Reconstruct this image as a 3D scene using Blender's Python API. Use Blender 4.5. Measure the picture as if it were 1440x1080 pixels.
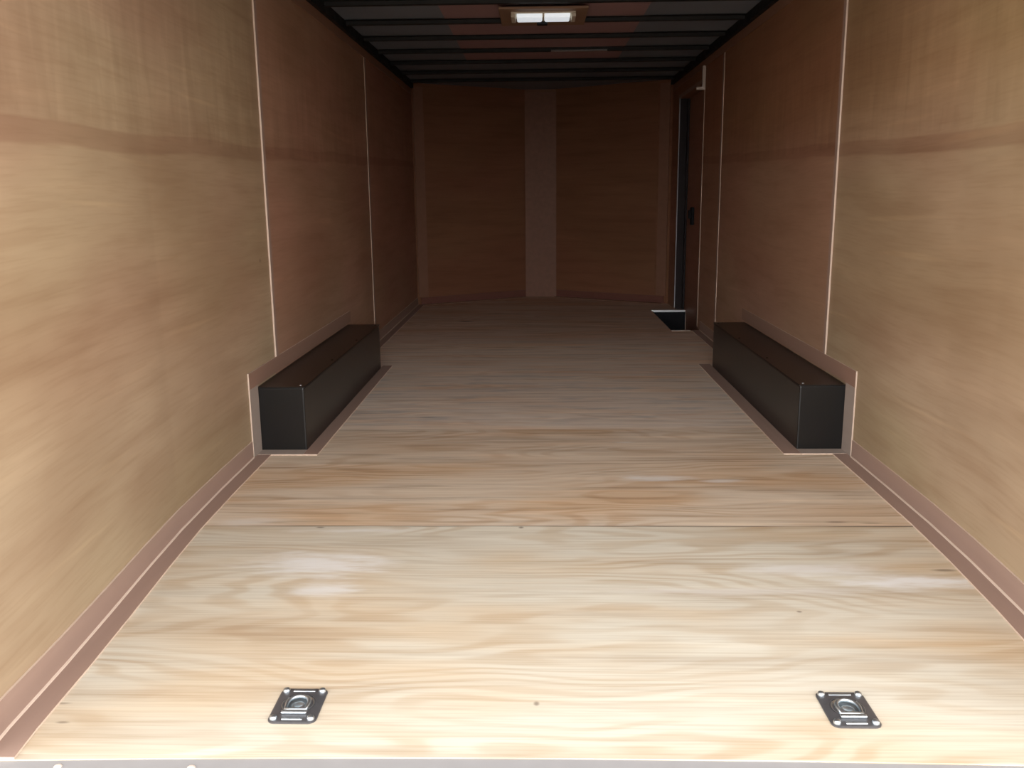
import bpy, bmesh, math
from mathutils import Vector, Matrix

S = bpy.context.scene
for o in list(bpy.data.objects):
    bpy.data.objects.remove(o, do_unlink=True)
C = S.collection

# ------------------------------------------------------------------ camera
F_PX = 1262.66
PITCH, YAW, ROLL = 0.2081, 0.0293, -0.0101
CAM = Vector((-0.0446, 0.0, 1.0487))
cd = bpy.data.cameras.new('camera')
cam = bpy.data.objects.new('camera', cd)
C.objects.link(cam)
fwd = Vector((-math.sin(YAW) * math.cos(PITCH), math.cos(YAW) * math.cos(PITCH), -math.sin(PITCH)))
rgt = Vector((math.cos(YAW), math.sin(YAW), 0))
up = rgt.cross(fwd)
r2 = math.cos(ROLL) * rgt + math.sin(ROLL) * up
u2 = -math.sin(ROLL) * rgt + math.cos(ROLL) * up
M = Matrix((r2, u2, -fwd)).transposed().to_4x4()
M.translation = CAM
cam.matrix_world = M
cd.sensor_fit = 'HORIZONTAL'
cd.sensor_width = 36.0
cd.lens = F_PX / 1440.0 * 36.0
cd.clip_start = 0.05
S.camera = cam

# ------------------------------------------------------------------ daylight and exposure
SKY = 8.4          # sky shaped brighter low down to lift the deep interior, dimmer overhead
GROUND = 0.55
w = bpy.data.worlds.new('overcast_sky')
S.world = w
w.use_nodes = True
nt = w.node_tree
nt.nodes.clear()
out = nt.nodes.new('ShaderNodeOutputWorld')
bg = nt.nodes.new('ShaderNodeBackground')
tc = nt.nodes.new('ShaderNodeTexCoord')
sx = nt.nodes.new('ShaderNodeSeparateXYZ')
rp = nt.nodes.new('ShaderNodeValToRGB')
nt.links.new(tc.outputs['Generated'], sx.inputs[0])
nt.links.new(sx.outputs['Z'], rp.inputs[0])
e = rp.color_ramp.elements
e[0].position = 0.0
e[0].color = (0.30 * GROUND, 0.285 * GROUND, 0.26 * GROUND, 1)
e[1].position = 0.03
e[1].color = (0.985, 0.99, 1.0, 1)
for p_, c_ in ((0.45, 0.56), (1.0, 0.26)):
    q_ = e.new(p_)
    q_.color = (0.985 * c_, 0.99 * c_, c_, 1)
nt.links.new(rp.outputs[0], bg.inputs[0])
bg.inputs[1].default_value = SKY
nt.links.new(bg.outputs[0], out.inputs[0])

S.view_settings.view_transform = 'Standard'
S.view_settings.look = 'None'
S.view_settings.exposure = 0.0
S.view_settings.gamma = 1.0
S.view_settings.use_curve_mapping = False


# ------------------------------------------------------------------ node helper
class G:
    def __init__(self, name):
        self.m = bpy.data.materials.new(name)
        self.m.use_nodes = True
        self.t = self.m.node_tree
        self.b = self.t.nodes['Principled BSDF']

    def n(self, typ, **kw):
        x = self.t.nodes.new(typ)
        for k, v in kw.items():
            setattr(x, k, v)
        return x

    def put(self, sock, v):
        if isinstance(v, bpy.types.NodeSocket):
            self.t.links.new(v, sock)
        elif isinstance(v, tuple) and len(v) == 3 and sock.type == 'RGBA':
            sock.default_value = (*v, 1)
        else:
            sock.default_value = v

    def math(self, op, a, b=0.0, c=0.0):
        x = self.n('ShaderNodeMath', operation=op)
        for i, v in enumerate((a, b, c)):
            self.put(x.inputs[i], v)
        return x.outputs[0]

    def pos(self):
        return self.n('ShaderNodeNewGeometry').outputs['Position']

    def xyz(self, v):
        x = self.n('ShaderNodeSeparateXYZ')
        self.put(x.inputs[0], v)
        return x.outputs

    def comb(self, a, b, c):
        x = self.n('ShaderNodeCombineXYZ')
        for i, v in enumerate((a, b, c)):
            self.put(x.inputs[i], v)
        return x.outputs[0]

    def noise(self, vec, scale=1.0, detail=3.0, rough=0.5, dist=0.0):
        x = self.n('ShaderNodeTexNoise')
        self.put(x.inputs['Vector'], vec)
        x.inputs['Scale'].default_value = scale
        x.inputs['Detail'].default_value = detail
        x.inputs['Roughness'].default_value = rough
        x.inputs['Distortion'].default_value = dist
        return x.outputs['Fac']

    def mix(self, f, a, b, blend='MIX'):
        x = self.n('ShaderNodeMix', data_type='RGBA', blend_type=blend)
        self.put(x.inputs[0], f)
        self.put(x.inputs[6], a)
        self.put(x.inputs[7], b)
        return x.outputs[2]

    def sm(self, v, lo, hi, a=0.0, b=1.0):
        x = self.n('ShaderNodeMapRange', interpolation_type='SMOOTHSTEP')
        self.put(x.inputs[0], v)
        for i, q in enumerate((lo, hi, a, b)):
            x.inputs[i + 1].default_value = q
        return x.outputs[0]

    def ramp(self, f, stops, interp='LINEAR'):
        x = self.n('ShaderNodeValToRGB')
        x.color_ramp.interpolation = interp
        el = x.color_ramp.elements
        while len(el) < len(stops):
            el.new(0.5)
        for q, (p, c) in zip(el, stops):
            q.position = p
            q.color = (*c, 1)
        self.put(x.inputs[0], f)
        return x.outputs[0]

    def bump(self, h, strength=0.2, dist=0.002):
        x = self.n('ShaderNodeBump')
        x.inputs['Strength'].default_value = strength
        x.inputs['Distance'].default_value = dist
        self.put(x.inputs['Height'], h)
        self.t.links.new(x.outputs[0], self.b.inputs['Normal'])

    def done(self, col, rough=0.6, metal=0.0, spec=0.3):
        self.put(self.b.inputs['Base Color'], col)
        self.put(self.b.inputs['Roughness'], rough)
        self.put(self.b.inputs['Metallic'], metal)
        self.b.inputs['Specular IOR Level'].default_value = spec
        return self.m


Y0 = 1.5235          # rear edge of the plywood floor
SHEET = 1.219


def broad0(g, gx, gy):
    return g.noise(g.comb(g.math('MULTIPLY', gx, 0.9), g.math('MULTIPLY', gy, 5.0), 11.0), 1.0, 2.0, 0.5)


def floor_mat():
    g = G('pine_plywood_floor')
    p = g.xyz(g.pos())
    x, y = p[0], p[1]
    t = g.math('DIVIDE', g.math('SUBTRACT', y, Y0), SHEET)
    idx = g.math('FLOOR', t)
    # each sheet has its own grain
    ox = g.math('MULTIPLY', idx, 7.31)
    oy = g.math('MULTIPLY', idx, 3.77)
    gx = g.math('ADD', x, ox)
    gy = g.math('ADD', y, oy)
    # cathedral rings: contour lines of a stretched noise field
    field = g.noise(g.comb(g.math('MULTIPLY', gx, 0.62), g.math('MULTIPLY', gy, 2.5), 0.0), 1.0, 3.0, 0.42)
    ring = g.math('SINE', g.math('MULTIPLY', g.math('ADD', g.math('MULTIPLY', field, 19.0), g.math('MULTIPLY', gy, 9.0)), 6.2832))
    line = g.math('MULTIPLY', g.sm(ring, -0.5, 1.0), g.sm(broad0(g, gx, gy), 0.35, 0.6, 0.25, 1.0))
    fibre = g.noise(g.comb(g.math('MULTIPLY', gx, 3.0), g.math('MULTIPLY', gy, 130.0), 1.0), 1.0, 2.0, 0.6)
    streak = g.noise(g.comb(g.math('MULTIPLY', gx, 0.9), g.math('MULTIPLY', gy, 14.0), 2.0), 1.0, 3.0, 0.55)
    broad = g.noise(g.comb(g.math('MULTIPLY', gx, 1.1), g.math('MULTIPLY', gy, 3.2), 5.0), 1.0, 2.0, 0.5)
    sheet = g.math('DIVIDE', g.math('ADD', idx, 0.5), 7.0)
    base = g.ramp(sheet, [(0.0, FLOOR[0]), (1 / 7, FLOOR[1]), (2 / 7, FLOOR[2]), (3 / 7, FLOOR[3]), (4 / 7, FLOOR[4]), (5 / 7, FLOOR[5]), (6 / 7, FLOOR[6])], 'CONSTANT')
    col = g.mix(g.math('MULTIPLY', line, 0.40), base, g.mix(1.0, base, (0.72, 0.56, 0.40), 'MULTIPLY'))
    col = g.mix(g.sm(broad, 0.42, 0.68, 0.0, 0.6), col, g.mix(1.0, col, (0.92, 0.72, 0.52), 'MULTIPLY'))
    col = g.mix(g.sm(broad, 0.46, 0.26, 0.0, 0.45), col, g.mix(1.0, col, (1.12, 1.12, 1.10), 'MULTIPLY'))
    col = g.mix(g.sm(streak, 0.52, 0.72, 0.0, 0.45), col, g.mix(1.0, col, (0.66, 0.56, 0.48), 'MULTIPLY'))
    col = g.mix(g.sm(streak, 0.48, 0.30, 0.0, 0.4), col, g.mix(1.0, col, (1.15, 1.13, 1.10), 'MULTIPLY'))
    col = g.mix(g.sm(fibre, 0.40, 0.75, 0.0, 0.45), col, g.mix(1.0, col, (0.72, 0.64, 0.55), 'MULTIPLY'))
    # grey scuffing that follows the grain, past the wheel boxes
    worn = g.math('MULTIPLY', g.math('MULTIPLY', g.sm(y, 3.95, 4.02), g.sm(y, 7.2, 6.0)), g.sm(streak, 0.36, 0.6, 0.15, 0.7))
    col = g.mix(worn, col, (0.72, 0.625, 0.53))
    age = g.sm(t, 0.95, 1.05, 0.25, 1.0)
    str2 = g.noise(g.comb(g.math('MULTIPLY', gx, 1.7), g.math('MULTIPLY', gy, 26.0), 8.0), 1.0, 4.0, 0.62)
    col = g.mix(g.math('MULTIPLY', age, g.sm(str2, 0.50, 0.70, 0.0, 0.6)), col, g.mix(1.0, col, (0.58, 0.52, 0.48), 'MULTIPLY'))
    col = g.mix(g.math('MULTIPLY', age, g.sm(str2, 0.47, 0.30, 0.0, 0.6)), col, g.mix(1.0, col, (1.16, 1.16, 1.16), 'MULTIPLY'))
    # bluish grey scuffs on the third sheet
    scf = g.noise(g.comb(g.math('MULTIPLY', gx, 2.4), g.math('MULTIPLY', gy, 9.0), 14.0), 1.0, 3.0, 0.6)
    col = g.mix(g.math('MULTIPLY', g.math('MULTIPLY', g.sm(y, 3.95, 4.1), g.sm(y, 5.6, 4.9)), g.sm(scf, 0.50, 0.68, 0.0, 0.55)), col, (0.42, 0.40, 0.385))
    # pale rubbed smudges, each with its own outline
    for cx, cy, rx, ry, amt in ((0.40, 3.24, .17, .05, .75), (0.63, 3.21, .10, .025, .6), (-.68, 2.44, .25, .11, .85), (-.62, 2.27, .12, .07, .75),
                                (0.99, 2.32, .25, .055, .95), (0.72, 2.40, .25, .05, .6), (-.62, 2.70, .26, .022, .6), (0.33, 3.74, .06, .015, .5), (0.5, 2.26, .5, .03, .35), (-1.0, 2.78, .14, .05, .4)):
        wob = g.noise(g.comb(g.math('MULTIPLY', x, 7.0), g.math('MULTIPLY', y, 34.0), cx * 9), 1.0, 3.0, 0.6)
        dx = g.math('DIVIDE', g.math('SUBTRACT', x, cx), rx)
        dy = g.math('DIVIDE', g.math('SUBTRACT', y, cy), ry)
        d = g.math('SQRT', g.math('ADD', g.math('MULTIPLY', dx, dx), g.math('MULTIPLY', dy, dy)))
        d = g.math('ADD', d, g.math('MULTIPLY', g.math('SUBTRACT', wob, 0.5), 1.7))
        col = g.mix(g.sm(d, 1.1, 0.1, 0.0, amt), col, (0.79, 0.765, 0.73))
    # small dark knots, dents and dirt specks
    for cx, cy, rx, ry, amt in ((-.58, 4.19, .07, .012, .5), (-.652, 7.54, .09, .05, .7), (-1.02, 1.63, .02, .006, .5), (-.05, 1.71, .009, .012, .6), (1.10, 2.40, .05, .012, .6),
                                (-.10, 2.73, .012, .012, .7), (0.62, 2.14, .010, .008, .6), (-1.06, 1.70, .03, .006, .45), (0.22, 6.2, .12, .02, .35), (0.92, 2.78, .05, .01, .5), (1.03, 2.77, .05, .01, .4), (-.75, 2.73, .02, .008, .7)):
        dx = g.math('DIVIDE', g.math('SUBTRACT', x, cx), rx)
        dy = g.math('DIVIDE', g.math('SUBTRACT', y, cy), ry)
        d = g.math('SQRT', g.math('ADD', g.math('MULTIPLY', dx, dx), g.math('MULTIPLY', dy, dy)))
        col = g.mix(g.sm(d, 1.0, 0.2, 0.0, amt), col, (0.10, 0.06, 0.04))
    # joints between the sheets
    f = g.math('FRACT', t)
    edge = g.math('MINIMUM', f, g.math('SUBTRACT', 1.0, f))
    vis = g.sm(g.noise(g.comb(g.math('MULTIPLY', x, 2.2), idx, 3.0), 1.0, 2.0), 0.40, 0.55, 0.25, 0.85)
    gap = g.math('MULTIPLY', g.sm(edge, 0.0042, 0.0018), vis)
    gap = g.math('MULTIPLY', g.math('MULTIPLY', gap, g.sm(t, 0.3, 0.5)), g.sm(t, 1.5, 1.6, 1.0, 0.35))
    col = g.mix(gap, col, (0.10, 0.065, 0.045))
    g.bump(g.math('SUBTRACT', g.math('MULTIPLY', fibre, 0.4), g.math('MULTIPLY', gap, 2.0)), 0.25, 0.0015)
    return g.done(col, 0.62, 0.0, 0.22)


def luan_mat(name, along, band=True, tint=(1, 1, 1)):
    """thin brown plywood wall lining; along = axis the grain runs in"""
    g = G(name)
    p = g.xyz(g.pos())
    x, y, z = p[0], p[1], p[2]
    a = y if along == 'Y' else x
    side = g.math('MULTIPLY', g.math('SIGN', x), 11.3) if along == 'Y' else 4.0
    pan = g.math('FLOOR', g.math('DIVIDE', g.math('SUBTRACT', y, 1.46), 2.44))
    s = g.math('ADD', side, g.math('MULTIPLY', pan, 5.7))
    zz = g.math('ADD', z, g.math('MULTIPLY', g.math('SUBTRACT', g.noise(g.comb(g.math('MULTIPLY', a, .7), s, 0.0), 1.0, 1.0), 0.5), 0.10))
    grain = g.noise(g.comb(g.math('MULTIPLY', a, 1.6), g.math('MULTIPLY', zz, 17.0), s), 1.0, 3.0, 0.55)
    fine = g.noise(g.comb(g.math('MULTIPLY', a, 6.0), g.math('MULTIPLY', zz, 120.0), s), 1.0, 2.0, 0.55)
    blot = g.noise(g.comb(g.math('MULTIPLY', a, 1.1), g.math('MULTIPLY', z, 2.4), s), 1.0, 3.0, 0.5)
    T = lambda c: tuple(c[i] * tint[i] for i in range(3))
    pal = [((0.335, 0.222, 0.134), (0.410, 0.288, 0.180)), ((0.335, 0.183, 0.115), (0.385, 0.220, 0.142)), ((0.335, 0.172, 0.108), (0.37, 0.195, 0.125))]
    if along == 'Y':
        k = g.math('DIVIDE', g.math('ADD', pan, 0.5), 3.0)
        lo = g.ramp(k, [(i / 3, T(p_[0])) for i, p_ in enumerate(pal)], 'CONSTANT')
        hi = g.ramp(k, [(i / 3, T(p_[1])) for i, p_ in enumerate(pal)], 'CONSTANT')
    else:
        lo, hi = T(pal[2][0]), T(pal[2][1])
    col = g.mix(g.sm(blot, 0.32, 0.68), lo, hi)
    col = g.mix(g.sm(grain, 0.46, 0.74, 0.0, 0.45), col, g.mix(1.0, col, (0.74, 0.66, 0.60), 'MULTIPLY'))
    col = g.mix(g.sm(grain, 0.46, 0.24, 0.0, 0.5), col, g.mix(1.0, col, (1.15, 1.15, 1.15), 'MULTIPLY'))
    col = g.mix(g.sm(fine, 0.42, 0.75, 0.0, 0.28), col, g.mix(1.0, col, (0.75, 0.68, 0.60), 'MULTIPLY'))
    # slow drift between a pinkish and a yellowish brown
    hue = g.noise(g.comb(g.math('MULTIPLY', a, 0.8), g.math('MULTIPLY', z, 1.5), g.math('ADD', s, 40.0)), 1.0, 1.0, 0.5)
    col = g.mix(g.sm(hue, 0.35, 0.65), g.mix(1.0, col, (1.035, 0.97, 0.98), 'MULTIPLY'), g.mix(1.0, col, (0.995, 1.0, 0.96), 'MULTIPLY'))
    if band:
        # warmer top veneer on the right-hand sheets
        col = g.mix(g.math('MULTIPLY', g.sm(z, 1.10, 1.5), g.math('GREATER_THAN', x, 0.0)), col, g.mix(1.0, col, (0.82, 0.74, 0.60), 'MULTIPLY'))
        col = g.mix(g.sm(z, 0.75, 0.35), col, g.mix(1.0, col, (1.0, 1.09, 1.13), 'MULTIPLY'))
        # curly figure above the dark veneer strip
        curl = g.noise(g.comb(g.math('MULTIPLY', a, 16.0), g.math('MULTIPLY', z, 3.0), s), 1.0, 2.0, 0.5, 0.6)
        upper = g.sm(z, 1.215, 1.24)
        fade = g.sm(z, 1.95, 1.45, 0.2, 1.0)
        col = g.mix(g.math('MULTIPLY', g.math('MULTIPLY', upper, fade), g.sm(curl, 0.48, 0.70, 0.0, 0.55)), col, g.mix(1.0, col, (1.16, 1.18, 1.20), 'MULTIPLY'))
        col = g.mix(g.math('MULTIPLY', g.math('MULTIPLY', upper, fade), g.sm(curl, 0.48, 0.30, 0.0, 0.5)), col, g.mix(1.0, col, (0.84, 0.82, 0.80), 'MULTIPLY'))
        zt = g.math('SUBTRACT', z, g.math('MULTIPLY', g.math('SUBTRACT', y, 2.8), 0.022))
        wav = g.math('MULTIPLY', g.math('SUBTRACT', g.noise(g.comb(g.math('MULTIPLY', y, 1.3), s, 7.0), 1.0, 2.0), 0.5), 0.05)
        zt = g.math('ADD', g.math('ADD', zt, wav), g.math('MULTIPLY', g.math('SIGN', x), 0.008))
        strip = g.math('MULTIPLY', g.sm(zt, 1.166, 1.178), g.sm(zt, 1.232, 1.222))
        col = g.mix(g.math('MULTIPLY', strip, 0.55), col, g.mix(1.0, col, (0.70, 0.58, 0.56), 'MULTIPLY'))
        # pale scratches in the lower veneer
        scr = g.noise(g.comb(g.math('MULTIPLY', y, 1.1), g.math('MULTIPLY', g.math('ADD', z, g.math('MULTIPLY', y, 0.03)), 30.0), g.math('ADD', s, 20.0)), 1.0, 1.0, 0.3)
        col = g.mix(g.sm(scr, 0.68, 0.80, 0.0, 0.35), col, g.mix(1.0, col, (1.3, 1.3, 1.25), 'MULTIPLY'))
    # pin knots
    vo = g.n('ShaderNodeTexVoronoi', feature='F1')
    g.put(vo.inputs['Vector'], g.comb(g.math('MULTIPLY', a, 1.3), g.math('MULTIPLY', z, 2.0), s))
    vo.inputs['Scale'].default_value = 1.0
    col = g.mix(g.sm(vo.outputs['Distance'], 0.028, 0.008, 0.0, 0.55), col, T((0.12, 0.06, 0.03)))
    return g.done(col, 0.50, 0.0, 0.28)


def trim_mat(name, c, v=0.10):
    g = G(name)
    p = g.xyz(g.pos())
    n = g.noise(g.comb(g.math('MULTIPLY', p[0], 25.0), g.math('MULTIPLY', p[1], 2.0), g.math('MULTIPLY', p[2], 25.0)), 1.0, 3.0, 0.55)
    col = g.mix(n, tuple(q * (1 - v) for q in c), tuple(q * (1 + v) for q in c))
    return g.done(col, 0.55, 0.0, 0.25)


def paint(name, c, rough=0.5, metal=0.0, spec=0.4, v=0.08, scale=14.0):
    g = G(name)
    n = g.noise(g.pos(), scale, 4.0, 0.6)
    col = g.mix(n, tuple(q * (1 - v) for q in c), tuple(q * (1 + v) for q in c))
    r = g.sm(n, 0.3, 0.7, rough * 0.9, min(1.0, rough * 1.1))
    return g.done(col, r, metal, spec)


def plain(name, c, rough, spec):
    g = G(name)
    return g.done(c, rough, 0.0, spec)


FLOOR = [(0.66, 0.605, 0.50), (0.70, 0.58, 0.45), (0.79, 0.66, 0.525), (0.79, 0.62, 0.47), (0.72, 0.54, 0.42), (0.70, 0.52, 0.41), (0.70, 0.52, 0.41)]
M_floor = floor_mat()
M_wall = luan_mat('luan_wall', 'Y')
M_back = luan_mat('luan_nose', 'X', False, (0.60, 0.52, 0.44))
M_door = luan_mat('luan_door', 'Y', False, (0.9, 0.85, 0.85))
M_trim = trim_mat('mauve_brown_trim', (0.35, 0.235, 0.185))
M_trimgrey = trim_mat('grey_brown_trim', (0.36, 0.29, 0.245))
M_casing = trim_mat('red_brown_casing', (0.31, 0.185, 0.135))
M_cove = trim_mat('brown_cove_strip', (0.27, 0.145, 0.092))
M_nosebase = trim_mat('dark_red_skirting', (0.17, 0.068, 0.05))
M_edge = trim_mat('raw_trim_edge', (0.62, 0.48, 0.38))
M_nose = trim_mat('nose_board', (0.225, 0.105, 0.065), 0.18)
M_corner = trim_mat('corner_strip', (0.235, 0.115, 0.072))
M_dkalu = paint('dull_aluminium', (0.30, 0.29, 0.30), 0.5, 0.4, 0.4, 0.06, 30.0)
M_gask = paint('dark_gasket', (0.026, 0.019, 0.019), 0.7, 0, 0.2)
M_black = plain('black_box_paint', (0.004, 0.0039, 0.0039), 0.30, 0.55)
M_bow = paint('black_bow_paint', (0.010, 0.010, 0.0105), 0.6, 0, 0.3, 0.15)
M_skin = paint('dark_roof_skin', (0.19, 0.215, 0.25), 0.65, 0, 0.2, 0.2, 3.0)
M_strip = paint('brown_roof_panel', (0.35, 0.22, 0.22), 0.6, 0, 0.2, 0.2, 4.0)
M_plate = paint('brown_lamp_board', (0.27, 0.16, 0.10), 0.6, 0, 0.25, 0.1, 8.0)
M_alu = paint('bare_aluminium', (0.70, 0.70, 0.70), 0.38, 0.85, 0.5, 0.06, 30.0)
M_sill = paint('pale_metal_sill', (0.31, 0.295, 0.29), 0.55, 0.0, 0.4, 0.06, 18.0)
M_zinc = paint('zinc_plate', (0.56, 0.61, 0.64), 0.34, 0.95, 0.5, 0.06, 60.0)
M_tieplate = paint('dark_tie_plate', (0.15, 0.145, 0.15), 0.33, 0.6, 0.5, 0.15, 60.0)
M_rubber = paint('black_rubber', (0.012, 0.012, 0.014), 0.75, 0, 0.2)
M_cream = paint('cream_lamp_housing', (0.62, 0.55, 0.44), 0.45, 0, 0.4)
M_bracket = paint('pale_bracket', (0.62, 0.52, 0.45), 0.5, 0, 0.35)
M_ext = paint('outer_skin', (0.05, 0.05, 0.05), 0.5, 0, 0.3)


def lens_mat():
    g = G('lit_lamp_lens')
    p = g.xyz(g.pos())
    n = g.noise(g.pos(), 30.0, 2.0, 0.5)
    col = g.mix(n, (0.80, 0.86, 0.90), (0.9, 0.92, 0.92))
    g.put(g.b.inputs['Emission Color'], (0.88, 0.95, 1.0))
    g.b.inputs['Emission Strength'].default_value = 0.62
    return g.done(col, 0.35, 0.0, 0.4)


M_lens = lens_mat()


# ------------------------------------------------------------------ mesh helpers
def link(name, bm, mats, parent=None, smooth=False):
    me = bpy.data.meshes.new(name)
    bmesh.ops.recalc_face_normals(bm, faces=bm.faces)
    bm.to_mesh(me)
    bm.free()
    for m in (mats if isinstance(mats, (list, tuple)) else [mats]):
        me.materials.append(m)
    if smooth:
        for p in me.polygons:
            p.use_smooth = True
    o = bpy.data.objects.new(name, me)
    C.objects.link(o)
    if parent:
        o.parent = parent
    return o


def box(bm, a, b, bev=0.0, mat=0):
    """axis-aligned box from corner a to corner b"""
    vs = [bm.verts.new((x, y, z)) for x in (a[0], b[0]) for y in (a[1], b[1]) for z in (a[2], b[2])]
    fs = []
    for q in ((0, 1, 3, 2), (4, 6, 7, 5), (0, 4, 5, 1), (2, 3, 7, 6), (0, 2, 6, 4), (1, 5, 7, 3)):
        f = bm.faces.new([vs[i] for i in q])
        f.material_index = mat
        fs.append(f)
    if bev:
        ed = list({e for f in fs for e in f.edges})
        bmesh.ops.bevel(bm, geom=ed, offset=bev, segments=2, affect='EDGES', profile=0.5)
    return fs


def one_box(name, a, b, mats, parent=None, bev=0.0):
    bm = bmesh.new()
    box(bm, a, b, bev)
    return link(name, bm, mats, parent)


def sweep(bm, rows, closed=True, mats=None):
    """rows: list of cross-sections (same number of points each); skins them and caps both ends"""
    R = [[bm.verts.new(p) for p in r] for r in rows]
    n = len(R[0])
    for i in range(len(R) - 1):
        for k in range(n):
            f = bm.faces.new((R[i][k], R[i][(k + 1) % n], R[i + 1][(k + 1) % n], R[i + 1][k]))
            if mats:
                f.material_index = mats[k]
    for q in (R[0], R[-1]):
        f = bm.faces.new(q)
        if mats:
            f.material_index = mats[-1]


def lathe(bm, prof, c, seg=28, mat=0):
    rings = []
    for r, z in prof:
        if r < 1e-6:
            rings.append([bm.verts.new((c[0], c[1], c[2] + z))])
        else:
            rings.append([bm.verts.new((c[0] + r * math.cos(2 * math.pi * k / seg), c[1] + r * math.sin(2 * math.pi * k / seg), c[2] + z)) for k in range(seg)])
    for i in range(len(rings) - 1):
        A, B = rings[i], rings[i + 1]
        for k in range(seg):
            if len(A) == 1 and len(B) == 1:
                continue
            if len(A) == 1:
                q = (A[0], B[k], B[(k + 1) % seg])
            elif len(B) == 1:
                q = (A[k], B[0], A[(k + 1) % seg])
            else:
                q = (A[k], B[k], B[(k + 1) % seg], A[(k + 1) % seg])
            f = bm.faces.new(q)
            f.material_index = mat


def tube(bm, pts, r, seg=10, closed=False):
    pts = [Vector(p) for p in pts]
    n = len(pts)
    rings = []
    for i, p in enumerate(pts):
        a = pts[(i - 1) % n] if (closed or i > 0) else p
        b = pts[(i + 1) % n] if (closed or i < n - 1) else p
        d = (b - a).normalized()
        u = d.cross(Vector((0, 0, 1)))
        if u.length < 1e-4:
            u = Vector((1, 0, 0))
        u.normalize()
        v = d.cross(u)
        rings.append([bm.verts.new(p + r * (math.cos(2 * math.pi * k / seg) * u + math.sin(2 * math.pi * k / seg) * v)) for k in range(seg)])
    m = n if closed else n - 1
    for i in range(m):
        A, B = rings[i], rings[(i + 1) % n]
        for k in range(seg):
            bm.faces.new((A[k], A[(k + 1) % seg], B[(k + 1) % seg], B[k]))
    if not closed:
        bm.faces.new(rings[0])
        bm.faces.new(rings[-1])


def thing(name, label, cat, loc, group=None):
    o = bpy.data.objects.new(name, None)
    C.objects.link(o)
    o.location = loc
    o.empty_display_size = 0.1
    o['label'] = label
    o['category'] = cat
    if group:
        o['group'] = group
    return o


def struct(o, label=None, cat=None):
    o['kind'] = 'structure'
    if label:
        o['label'] = label
    if cat:
        o['category'] = cat
    return o


# ------------------------------------------------------------------ the shell
ZC = 2.074            # underside of the roof skin
WT = 0.09            # wall thickness
YL_END, YR_END = 8.72, 8.70
PL = [(1.50, -1.112), (1.60, -1.121), (1.85, -1.134), (2.10, -1.152), (2.40, -1.176), (2.70, -1.196), (3.10, -1.208), (3.50, -1.213), (9.0, -1.213)]
PR = [(1.50, 1.120), (1.80, 1.152), (2.14, 1.183), (2.45, 1.203), (2.75, 1.214), (3.10, 1.217), (9.0, 1.217)]


def wx(side, y):
    """inner face of the side wall; the walls pull in a little towards the rear opening"""
    P = PL if side < 0 else PR
    if y <= P[0][0]:
        return P[0][1]
    for (a, xa), (b, xb) in zip(P, P[1:]):
        if y <= b:
            return xa + (xb - xa) * (y - a) / (b - a)
    return P[-1][1]


def ys(side, a, b):
    P = PL if side < 0 else PR
    return [a] + [y for y, _ in P if a + 1e-4 < y < b - 1e-4] + [b]


def wall_piece(bm, side, ya, yb, za, zb):
    sweep(bm, [[(wx(side, y), y, za), (wx(side, y), y, zb), (side * (1.217 + WT), y, zb), (side * (1.217 + WT), y, za)] for y in ys(side, ya, yb)])


def wall_strip(bm, side, ya, yb, za, zb, t, off=0.0):
    """strip on a side wall: broad face material 0, edges material 1"""
    sweep(bm, [[(wx(side, y) - side * off, y, za), (wx(side, y) - side * (off + t), y, za), (wx(side, y) - side * (off + t), y, zb), (wx(side, y) - side * off, y, zb)] for y in ys(side, ya, yb)],
          mats=[1, 0, 1, 1])


def floor_strip(bm, side, ya, yb, wd, t):
    sweep(bm, [[(wx(side, y), y, 0.0), (wx(side, y) - side * wd, y, 0.0), (wx(side, y) - side * wd, y, t), (wx(side, y), y, t)] for y in ys(side, ya, yb)],
          mats=[0, 1, 0, 1])


DY0, DY1 = 7.10, 8.30       # side door opening in the right wall
DZ = 1.86
SW_X, SW_Y0, SW_Y1 = 0.995, 6.95, 8.16   # step well in the floor

def rear_edge(x):
    """rear edge of the floor, very slightly bowed"""
    return Y0 - 0.0185 * (x / 1.05) ** 2 * (1.0 if x < 0 else 0.75)


XS = [-1.30 + 0.13 * i for i in range(21)]
bm = bmesh.new()
sweep(bm, [[(x, rear_edge(x), -0.03), (x, rear_edge(x), 0.0), (x, SW_Y0, 0.0), (x, SW_Y0, -0.03)] for x in XS])
box(bm, (-1.30, SW_Y0, -0.03), (SW_X, SW_Y1, 0.0))
box(bm, (-1.30, SW_Y1, -0.03), (1.30, 9.50, 0.0))
struct(link('floor', bm, M_floor), 'pale pine plywood floor of the trailer, grain running side to side', 'floor')

bm = bmesh.new()
wall_piece(bm, -1, 1.50, 8.80, -0.03, ZC + 0.02)
struct(link('wall_left', bm, M_wall), 'brown plywood lining of the left trailer wall', 'wall')

bm = bmesh.new()
wall_piece(bm, 1, 1.50, SW_Y0, -0.03, ZC + 0.02)
wall_piece(bm, 1, SW_Y0, DY0, 0.0, ZC + 0.02)
wall_piece(bm, 1, DY0, DY1, DZ, ZC + 0.02)
wall_piece(bm, 1, DY1, 8.80, -0.03, ZC + 0.02)
struct(link('wall_right', bm, M_wall), 'brown plywood lining of the right trailer wall, cut out for the side door', 'wall')

NOSE = [(-1.213, 8.72), (-0.165, 9.39), (0.152, 9.385), (1.217, 8.70)]
bm = bmesh.new()
outer = [(-1.32, 8.80), (-0.20, 9.50), (0.19, 9.495), (1.32, 8.78)]
sweep(bm, [[(a[0], a[1], -0.03), (a[0], a[1], ZC + 0.02), (b[0], b[1], ZC + 0.02), (b[0], b[1], -0.03)] for a, b in zip(NOSE, outer)])
struct(link('wall_back', bm, M_back), 'dark plywood nose wall at the far end of the trailer', 'wall')

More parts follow.
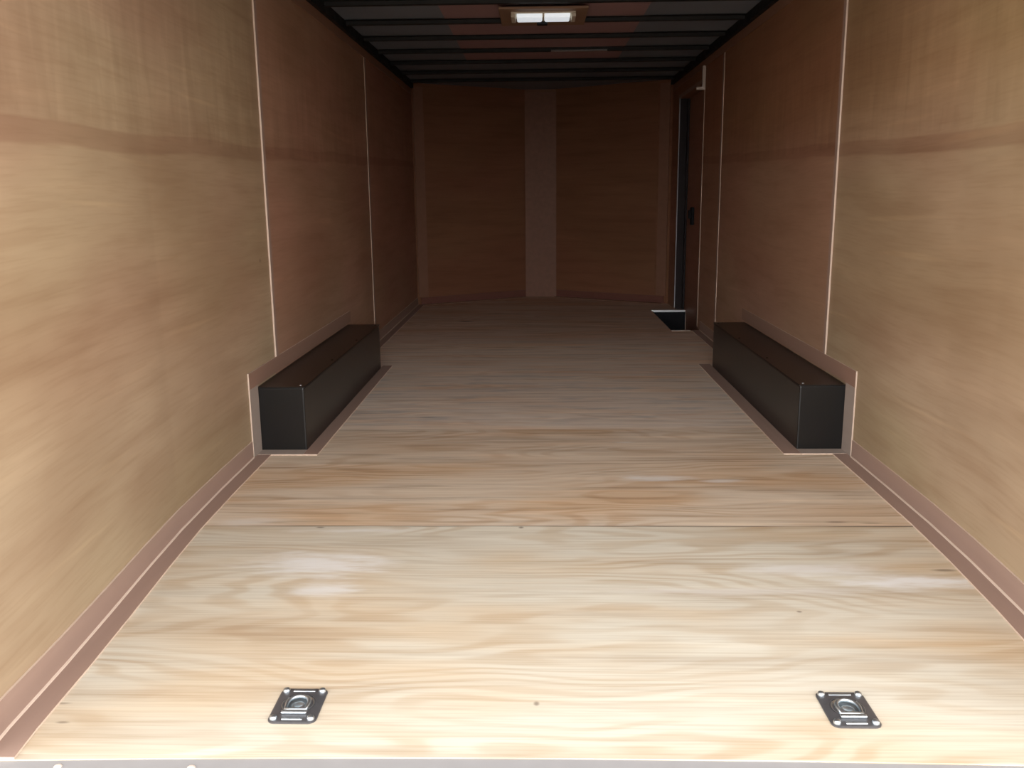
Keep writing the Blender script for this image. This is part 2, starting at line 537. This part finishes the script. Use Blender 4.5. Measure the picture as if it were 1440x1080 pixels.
bm = bmesh.new()
box(bm, (-1.33, 1.42, ZC), (1.33, 9.55, ZC + 0.04))
ceil = struct(link('ceiling', bm, M_skin), 'dark roof skin of the trailer', 'ceiling')
bm = bmesh.new()
box(bm, (-0.585, 1.55, ZC - 0.004), (0.585, 7.30, ZC + 0.001))
o = link('center_panel', bm, M_strip, ceil)
o['label'] = 'brown panel strip along the middle of the roof'

# rear sill below the floor edge
sill = bpy.data.objects.new('trim_1', None)
C.objects.link(sill)
struct(sill, 'pale riveted metal sill along the rear edge of the floor', 'sill')
bm = bmesh.new()
sweep(bm, [[(x, rear_edge(x) - 0.0015, -0.034), (x, rear_edge(x) - 0.0015, -0.002), (x, 1.36, -0.002), (x, 1.36, -0.034)] for x in XS[1:-1]])
link('sill_plate', bm, M_sill, sill)
for rx in (-0.955, -0.70, 0.485, 0.90):
    bm = bmesh.new()
    lathe(bm, [(0.008, 0), (0.007, 0.002), (0.004, 0.0035), (0, 0.004)], (rx, 1.488, -0.002), 14)
    link('rivet', bm, M_bracket, sill, True)

# baseboards: a wall strip, a floor strip and a pale bead in the corner
BXY0, BXY1, BXZ = 3.62, 5.45, 0.275
for side, nm, sname in ((-1, 'baseboard_left', 'left'), (1, 'baseboard_right', 'right')):
    b = bpy.data.objects.new(nm, None)
    C.objects.link(b)
    struct(b, 'mauve brown skirting strips along the foot of the %s wall' % sname, 'baseboard')
    far = 8.70 if side < 0 else 6.94
    for ya, yb, fa, fb in ((1.502, 3.50, 1.506, 3.545), (5.46, far, 5.53, far)):
        bm = bmesh.new()
        wall_strip(bm, side, ya, yb, 0.007, 0.074, 0.006)
        link('wall_strip', bm, [M_trim, M_edge], b)
        bm = bmesh.new()
        floor_strip(bm, side, fa, fb, 0.064, 0.005)
        link('floor_strip', bm, [M_trim, M_edge], b)
        bm = bmesh.new()
        sweep(bm, [[(wx(side, y) - side * 0.006, y, 0.005), (wx(side, y) - side * 0.0105, y, 0.005), (wx(side, y) - side * 0.009, y, 0.008), (wx(side, y) - side * 0.006, y, 0.0095)] for y in ys(side, ya, yb)])
        o = link('corner_bead', bm, M_edge, b)
        o['label'] = 'pale bead in the corner between wall and floor'

# battens over the wall panel joints
k = 2
for side, sname in ((-1, 'left'), (1, 'right')):
    for yb, zb, which in ((3.905, 0.352, 'nearer'), (6.36, 0.03, 'farther')):
        bm = bmesh.new()
        wall_strip(bm, side, yb, yb + 0.032 if yb < 5 else yb + 0.045, zb if yb < 5 else 0.08, 1.965, 0.007 if yb < 5 else 0.0035)
        struct(link('trim_%d' % k, bm, [M_trim, M_edge]), '%s upright joint batten on the %s wall' % (which, sname), 'trim')
        k += 1
# top of the side walls: brown cove strip under a black steel rail
for side, sname in ((-1, 'left'), (1, 'right')):
    bm = bmesh.new()
    wall_strip(bm, side, 1.505, 8.69, 1.965, 2.018, 0.006)
    struct(link('trim_%d' % k, bm, [M_cove, M_cove]), 'brown strip along the top of the %s wall' % sname, 'trim')
    k += 1
    bm = bmesh.new()
    sweep(bm, [[(wx(side, y), y, 2.018), (wx(side, y) - side * 0.030, y, 2.018), (wx(side, y) - side * 0.030, y, ZC - 0.0005), (wx(side, y), y, ZC - 0.0005)] for y in ys(side, 1.505, 8.66)])
    struct(link('trim_%d' % k, bm, M_bow), 'black roof rail above the %s wall' % sname, 'trim')
    k += 1


# nose wall trims
def nose_strip(bm, a, b, za, zb, t, mats=None):
    """flat board on a nose wall segment from plan point a to b"""
    d = Vector((b[0] - a[0], b[1] - a[1], 0)).normalized()
    n = Vector((d.y, -d.x, 0))
    A, B = Vector((a[0], a[1], 0)), Vector((b[0], b[1], 0))
    rows = []
    for p in (A, B):
        q = p + n * t
        rows.append([(p.x, p.y, za), (q.x, q.y, za), (q.x, q.y, zb), (p.x, p.y, zb)])
    sweep(bm, rows, mats=mats)


def lerp(a, b, t):
    return (a[0] + (b[0] - a[0]) * t, a[1] + (b[1] - a[1]) * t)


bm = bmesh.new()
nose_strip(bm, NOSE[1], NOSE[2], 0.006, 2.045, 0.010)
struct(link('trim_%d' % k, bm, M_nose), 'lighter upright board in the middle of the nose wall', 'trim')
k += 1
for seg, sname, t0 in (((NOSE[0], NOSE[1]), 'left', 0.012), ((NOSE[2], NOSE[3]), 'right', 0.90)):
    bm = bmesh.new()
    nose_strip(bm, lerp(*seg, t0), lerp(*seg, t0 + 0.08), 0.075, 2.045, 0.010)
    struct(link('trim_%d' % k, bm, M_corner), 'narrow upright corner strip at the %s end of the nose wall' % sname, 'trim')
    k += 1
bb = bpy.data.objects.new('baseboard_back', None)
C.objects.link(bb)
struct(bb, 'dark reddish skirting along the foot of the nose wall', 'baseboard')
for seg, t0, t1 in (((NOSE[0], NOSE[1]), 0.03, 0.99), ((NOSE[2], NOSE[3]), 0.01, 0.965)):
    bm = bmesh.new()
    nose_strip(bm, lerp(*seg, t0), lerp(*seg, t1), 0.006, 0.070, 0.014)
    link('wall_strip', bm, M_nosebase, bb)
    bm = bmesh.new()
    nose_strip(bm, lerp(*seg, t0), lerp(*seg, t1), 0.0, 0.005, 0.07)
    link('floor_strip', bm, M_cove, bb)

# roof bows
BOWS = [5.12, 5.68, 6.245, 6.80, 7.36, 7.94, 8.50]
BOW_LABEL = ['black roof bow crossing the ceiling at the top of the picture, nearer than the lamp',
             'black roof bow just behind the ceiling lamp, its board screwed under it',
             'black roof bow, second one behind the ceiling lamp',
             'black roof bow with a short shiny streak on its edge',
             'black roof bow third from the nose wall, just behind the one with the shiny streak',
             'black roof bow second from the nose wall',
             'black roof bow closest to the nose wall']
for y, lab in zip(BOWS, BOW_LABEL):
    t = thing('roof_bow', lab, 'roof beam', (0, y, ZC), 'roof bows across the ceiling')
    bm = bmesh.new()
    xa, xb = wx(-1, y) + 0.032, wx(1, y) - 0.032
    sweep(bm, [[(x, -0.055, -0.006), (x, -0.028, -0.008), (x, -0.020, -0.026), (x, 0.020, -0.026), (x, 0.028, -0.008), (x, 0.055, -0.006), (x, 0.055, -0.0045), (x, -0.055, -0.0045)] for x in (xa, xb)])
    link('channel', bm, M_bow, t)
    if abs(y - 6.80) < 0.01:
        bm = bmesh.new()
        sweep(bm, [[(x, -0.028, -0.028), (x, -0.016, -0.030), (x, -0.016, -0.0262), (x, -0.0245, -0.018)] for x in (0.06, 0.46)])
        o = link('edge_highlight', bm, M_alu, t)  # pale metal strip added to imitate a highlight on the bow
        o['label'] = 'short bright strip standing in for a highlight'

# ------------------------------------------------------------------ side door and step well
d = bpy.data.objects.new('door_1', None)
C.objects.link(d)
struct(d, 'narrow brown side door in the right wall near the nose', 'door')
XI, XO = 1.217, 1.217 + WT
one_box('door_panel', (XO - 0.006, DY0 - 0.04, -0.22), (XO + 0.03, DY1 + 0.02, DZ + 0.03), M_door, d)
bm = bmesh.new()
box(bm, (XI + 0.004, DY1 - 0.016, 0.0), (XO - 0.007, DY1, DZ - 0.001))
link('gasket', bm, M_gask, d)
one_box('hinge_edge', (XI - 0.004, DY1 - 0.018, 0.012), (XI + 0.004, DY1 + 0.004, DZ), M_dkalu, d, 0.001)
one_box('hinge_strip', (XO - 0.024, DY1 - 0.06, 0.0), (XO - 0.007, DY1 - 0.017, DZ - 0.01), M_gask, d)
bm = bmesh.new()
wall_strip(bm, 1, DY0 - 0.028, DY0, 0.012, DZ + 0.03, 0.003)
link('jamb_strip', bm, [M_trim, M_edge], d)
bm = bmesh.new()
wall_strip(bm, 1, DY0 - 0.028, DY1 + 0.03, DZ, DZ + 0.03, 0.005)
link('head_strip', bm, [M_trim, M_trim], d)
bm = bmesh.new()
box(bm, (XO - 0.030, 7.86, 0.775), (XO - 0.006, 7.94, 0.925), 0.006)
lt = link('latch', bm, M_rubber, d)
bm = bmesh.new()
box(bm, (XO - 0.052, 7.875, 0.83), (XO - 0.030, 7.905, 0.90), 0.005)
link('lever', bm, M_rubber, lt)

sw = thing('step_well', 'black step well sunk in the floor at the side door, bright metal edge', 'step well', (SW_X, SW_Y0, -0.2))


def rel(o, root):
    """keep the mesh where it was written in scene coordinates"""
    o.matrix_parent_inverse = Matrix.Translation(root.location).inverted()
    return o


bm = bmesh.new()
zb = -0.20
box(bm, (SW_X + 0.001, SW_Y0 + 0.001, zb), (XO - 0.008, SW_Y1 - 0.001, zb + 0.008))
box(bm, (SW_X + 0.001, SW_Y0 + 0.001, zb), (SW_X + 0.008, SW_Y1 - 0.001, -0.002))
box(bm, (SW_X + 0.008, SW_Y0 + 0.001, zb), (XO - 0.008, SW_Y0 + 0.008, -0.002))
box(bm, (SW_X + 0.008, SW_Y1 - 0.008, zb), (XO - 0.008, SW_Y1 - 0.001, -0.002))
rel(link('pan', bm, M_rubber, sw), sw)
bm = bmesh.new()
box(bm, (SW_X - 0.004, SW_Y1 - 0.010, -0.012), (XO - 0.010, SW_Y1 + 0.02, 0.008), 0.002)
rel(link('edge_bar', bm, M_alu, sw), sw)['label'] = 'bright aluminium edge bar'
bm = bmesh.new()
box(bm, (SW_X, SW_Y0 - 0.03, 0.0), (1.14, SW_Y0 + 0.004, 0.004), 0.001)
rel(link('edge_strip', bm, M_bracket, sw), sw)

br = thing('wall_bracket', 'small pale L-shaped bracket high on the right wall by the side door', 'bracket', (XI, 7.06, 1.80))
bm = bmesh.new()
box(bm, (-0.024, -0.010, 0.0), (-0.001, 0.018, 0.172), 0.003)
box(bm, (-0.066, -0.010, 0.0), (-0.022, 0.018, 0.022), 0.003)
link('angle', bm, M_bracket, br)

# ------------------------------------------------------------------ wheel boxes
for side, lab, sname in ((-1, 'long black metal wheel box against the left wall', 'left'), (1, 'long black metal wheel box against the right wall', 'right')):
    xw = wx(side, 4.5)
    xi = side * (1.017 if side < 0 else 1.027)
    t = thing('wheel_box', lab, 'wheel box', (xw, BXY0, 0.0), 'black wheel boxes')

    def W(o, t=t):
        return rel(o, t)
    bm = bmesh.new()
    xo = xw - side * 0.001
    # tapered slightly: open-backed folded sheet closed against the wall
    top_in = xi
    fs = box(bm, (min(xo, top_in), BXY0, 0.0005), (max(xo, top_in), BXY1, BXZ - 0.004), 0.006)
    W(link('shell', bm, M_black, t))
    bm = bmesh.new()
    box(bm, (min(xo, top_in - side * 0.003), BXY0 - 0.003, BXZ - 0.005), (max(xo, top_in - side * 0.003), BXY1 + 0.003, BXZ), 0.002)
    W(link('lid', bm, M_black, t))
    for yy in (BXY0 + 0.03, BXY0 + 0.62, BXY0 + 1.22, BXY1 - 0.03):
        for xx in ((xi + side * 0.02),):
            bm = bmesh.new()
            lathe(bm, [(0.006, 0), (0.005, 0.002), (0, 0.0035)], (xx, yy, BXZ), 12)
            W(link('screw', bm, M_alu if yy < 3.7 else M_black, t, True))
    # casing boards on the wall around the box
    bm = bmesh.new()
    wall_strip(bm, side, 3.508, BXY1 + 0.07, 0.286, 0.352, 0.006, 0.001)
    W(link('wall_casing', bm, [M_casing, M_edge], t))
    bm = bmesh.new()
    wall_strip(bm, side, 3.508, BXY0 - 0.004, 0.005, 0.2855, 0.006, 0.001)
    o = W(link('wall_casing', bm, [M_trimgrey, M_edge], t))
    o['label'] = 'greyish upright casing board in front of the box'
    # boards on the floor around the box
    bm = bmesh.new()
    fi = side * 0.957
    a, b = sorted((fi, xi - side * 0.001))
    sweep(bm, [[(fi, y, 0.0), (xi - side * 0.001, y, 0.0), (xi - side * 0.001, y, 0.005), (fi, y, 0.005)] for y in (3.550, BXY1 + 0.07)], mats=[0, 0, 0, 1])
    W(link('floor_casing', bm, [M_trim, M_edge], t))
    bm = bmesh.new()
    x1, x2 = xi, xw - side * 0.007
    sweep(bm, [[(x, 3.550, 0.0), (x, BXY0 - 0.001, 0.0), (x, BXY0 - 0.001, 0.005), (x, 3.550, 0.005)] for x in (x1, x2)], mats=[0, 0, 0, 1])
    o = W(link('floor_casing', bm, [M_trimgrey, M_edge], t))
    o['label'] = 'greyish floor strip in front of the box'

# ------------------------------------------------------------------ ceiling lamp
lp = thing('ceiling_lamp', 'lit white twin-lens dome lamp on a brown board under the roof', 'lamp', (-0.005, 5.36, ZC - 0.0265))
# location z = 2.0475 (ZC - 0.0265) is the underside of the bows


def LP(o):
    return o


bm = bmesh.new()
box(bm, (-0.245, -0.16, -0.012), (0.245, 0.34, 0.0), 0.002)
LP(link('mounting_board', bm, M_plate, lp))
bm = bmesh.new()
box(bm, (-0.180, -0.090, -0.022), (0.180, 0.080, -0.012), 0.004)
for s in (-1, 1):
    box(bm, (min(s * 0.180, s * 0.156), -0.090, -0.042), (max(s * 0.180, s * 0.156), 0.080, -0.022), 0.004)
box(bm, (-0.005, -0.086, -0.040), (0.005, 0.078, -0.022), 0.002)
LP(link('housing', bm, M_cream, lp))
for s in (-1, 1):
    bm = bmesh.new()
    a, b = sorted((s * 0.0065, s * 0.148))
    # domed lens: a rounded slab with a crowned underside
    fs = box(bm, (a, -0.084, -0.044), (b, 0.060, -0.0225))
    bmesh.ops.bevel(bm, geom=[e for e in bm.edges if max(v.co.z for v in e.verts) < -0.04], offset=0.010, segments=3, affect='EDGES', profile=0.5)
    LP(link('lens', bm, M_lens, lp))
bm = bmesh.new()
box(bm, (-0.036, 0.050, -0.056), (0.024, 0.100, -0.0225), 0.004)
LP(link('switch', bm, M_rubber, lp))


# ------------------------------------------------------------------ recessed tie-downs
def rrect(hw, hh, r, n=6):
    pts = []
    for cx, cy, a0 in ((hw - r, hh - r, 0), (-hw + r, hh - r, 90), (-hw + r, -hh + r, 180), (hw - r, -hh + r, 270)):
        for i in range(n):
            a = math.radians(a0 + 90.0 * i / (n - 1))
            pts.append((cx + r * math.cos(a), cy + r * math.sin(a)))
    return pts


def tie_down(loc, lab):
    t = thing('tie_down', lab, 'tie-down', loc, 'floor tie-downs')
    # plate with a round hole
    bm = bmesh.new()
    outer = rrect(0.050, 0.065, 0.016)
    n = len(outer)
    R = 0.036
    inner = [(R * math.cos(math.atan2(y, x)), R * math.sin(math.atan2(y, x))) for x, y in outer]
    loops = [[bm.verts.new((x, y, 0.0)) for x, y in outer], [bm.verts.new((x, y, 0.0025)) for x, y in outer],
             [bm.verts.new((x * 0.94, y * 0.95, 0.0040)) for x, y in outer], [bm.verts.new((x * 1.06, y * 1.06, 0.0060)) for x, y in inner],
             [bm.verts.new((x, y, 0.0072)) for x, y in inner], [bm.verts.new((x * 0.985, y * 0.985, 0.0)) for x, y in inner]]
    for A, B in zip(loops, loops[1:]):
        for i in range(n):
            bm.faces.new((A[i], A[(i + 1) % n], B[(i + 1) % n], B[i]))
    link('plate', bm, M_tieplate, t)
    bm = bmesh.new()
    lathe(bm, [(0.0345, 0.0066), (0.033, 0.0072), (0.030, 0.0055), (0.024, 0.0022), (0.0165, 0.0014), (0.0145, 0.0034), (0.011, 0.0042), (0.008, 0.0030), (0.0, 0.0026)], (0, 0, 0), 32)
    link('pan', bm, M_zinc, t, True)
    # D-ring lying in the pan
    pts = [(-0.021, -0.0255, 0.0085)]
    for i in range(13):
        a = math.radians(180.0 - 180.0 * i / 12)
        pts.append((0.0225 * math.cos(a), -0.001 + 0.0255 * math.sin(a), 0.0090))
    pts.append((0.021, -0.0255, 0.0085))
    bm = bmesh.new()
    tube(bm, pts, 0.0042, 10, True)
    link('ring', bm, M_zinc, t, True)
    bm = bmesh.new()
    box(bm, (-0.027, -0.0405, 0.0055), (0.027, -0.030, 0.0125), 0.003)
    link('strap', bm, M_zinc, t)
    for yy, w2 in ((-0.053, 0.022), (0.052, 0.024)):
        bm = bmesh.new()
        box(bm, (-w2, yy - 0.0035, 0.002), (w2, yy + 0.0035, 0.0065), 0.002)
        link('lip', bm, M_zinc, t)
    for sx_ in (-1, 1):
        for sy_ in (-1, 1):
            bm = bmesh.new()
            lathe(bm, [(0.0078, 0.0), (0.0078, 0.0055), (0.0068, 0.0078), (0.004, 0.0092), (0.0, 0.0096)], (sx_ * 0.0385, sy_ * 0.0515, 0.002), 16)
            link('bolt', bm, M_zinc, t, True)
    return t


tie_down((-0.550, 1.694, 0.0), 'square recessed tie-down ring in the floor, the left one')
tie_down((0.592, 1.692, 0.0), 'square recessed tie-down ring in the floor, the right one')
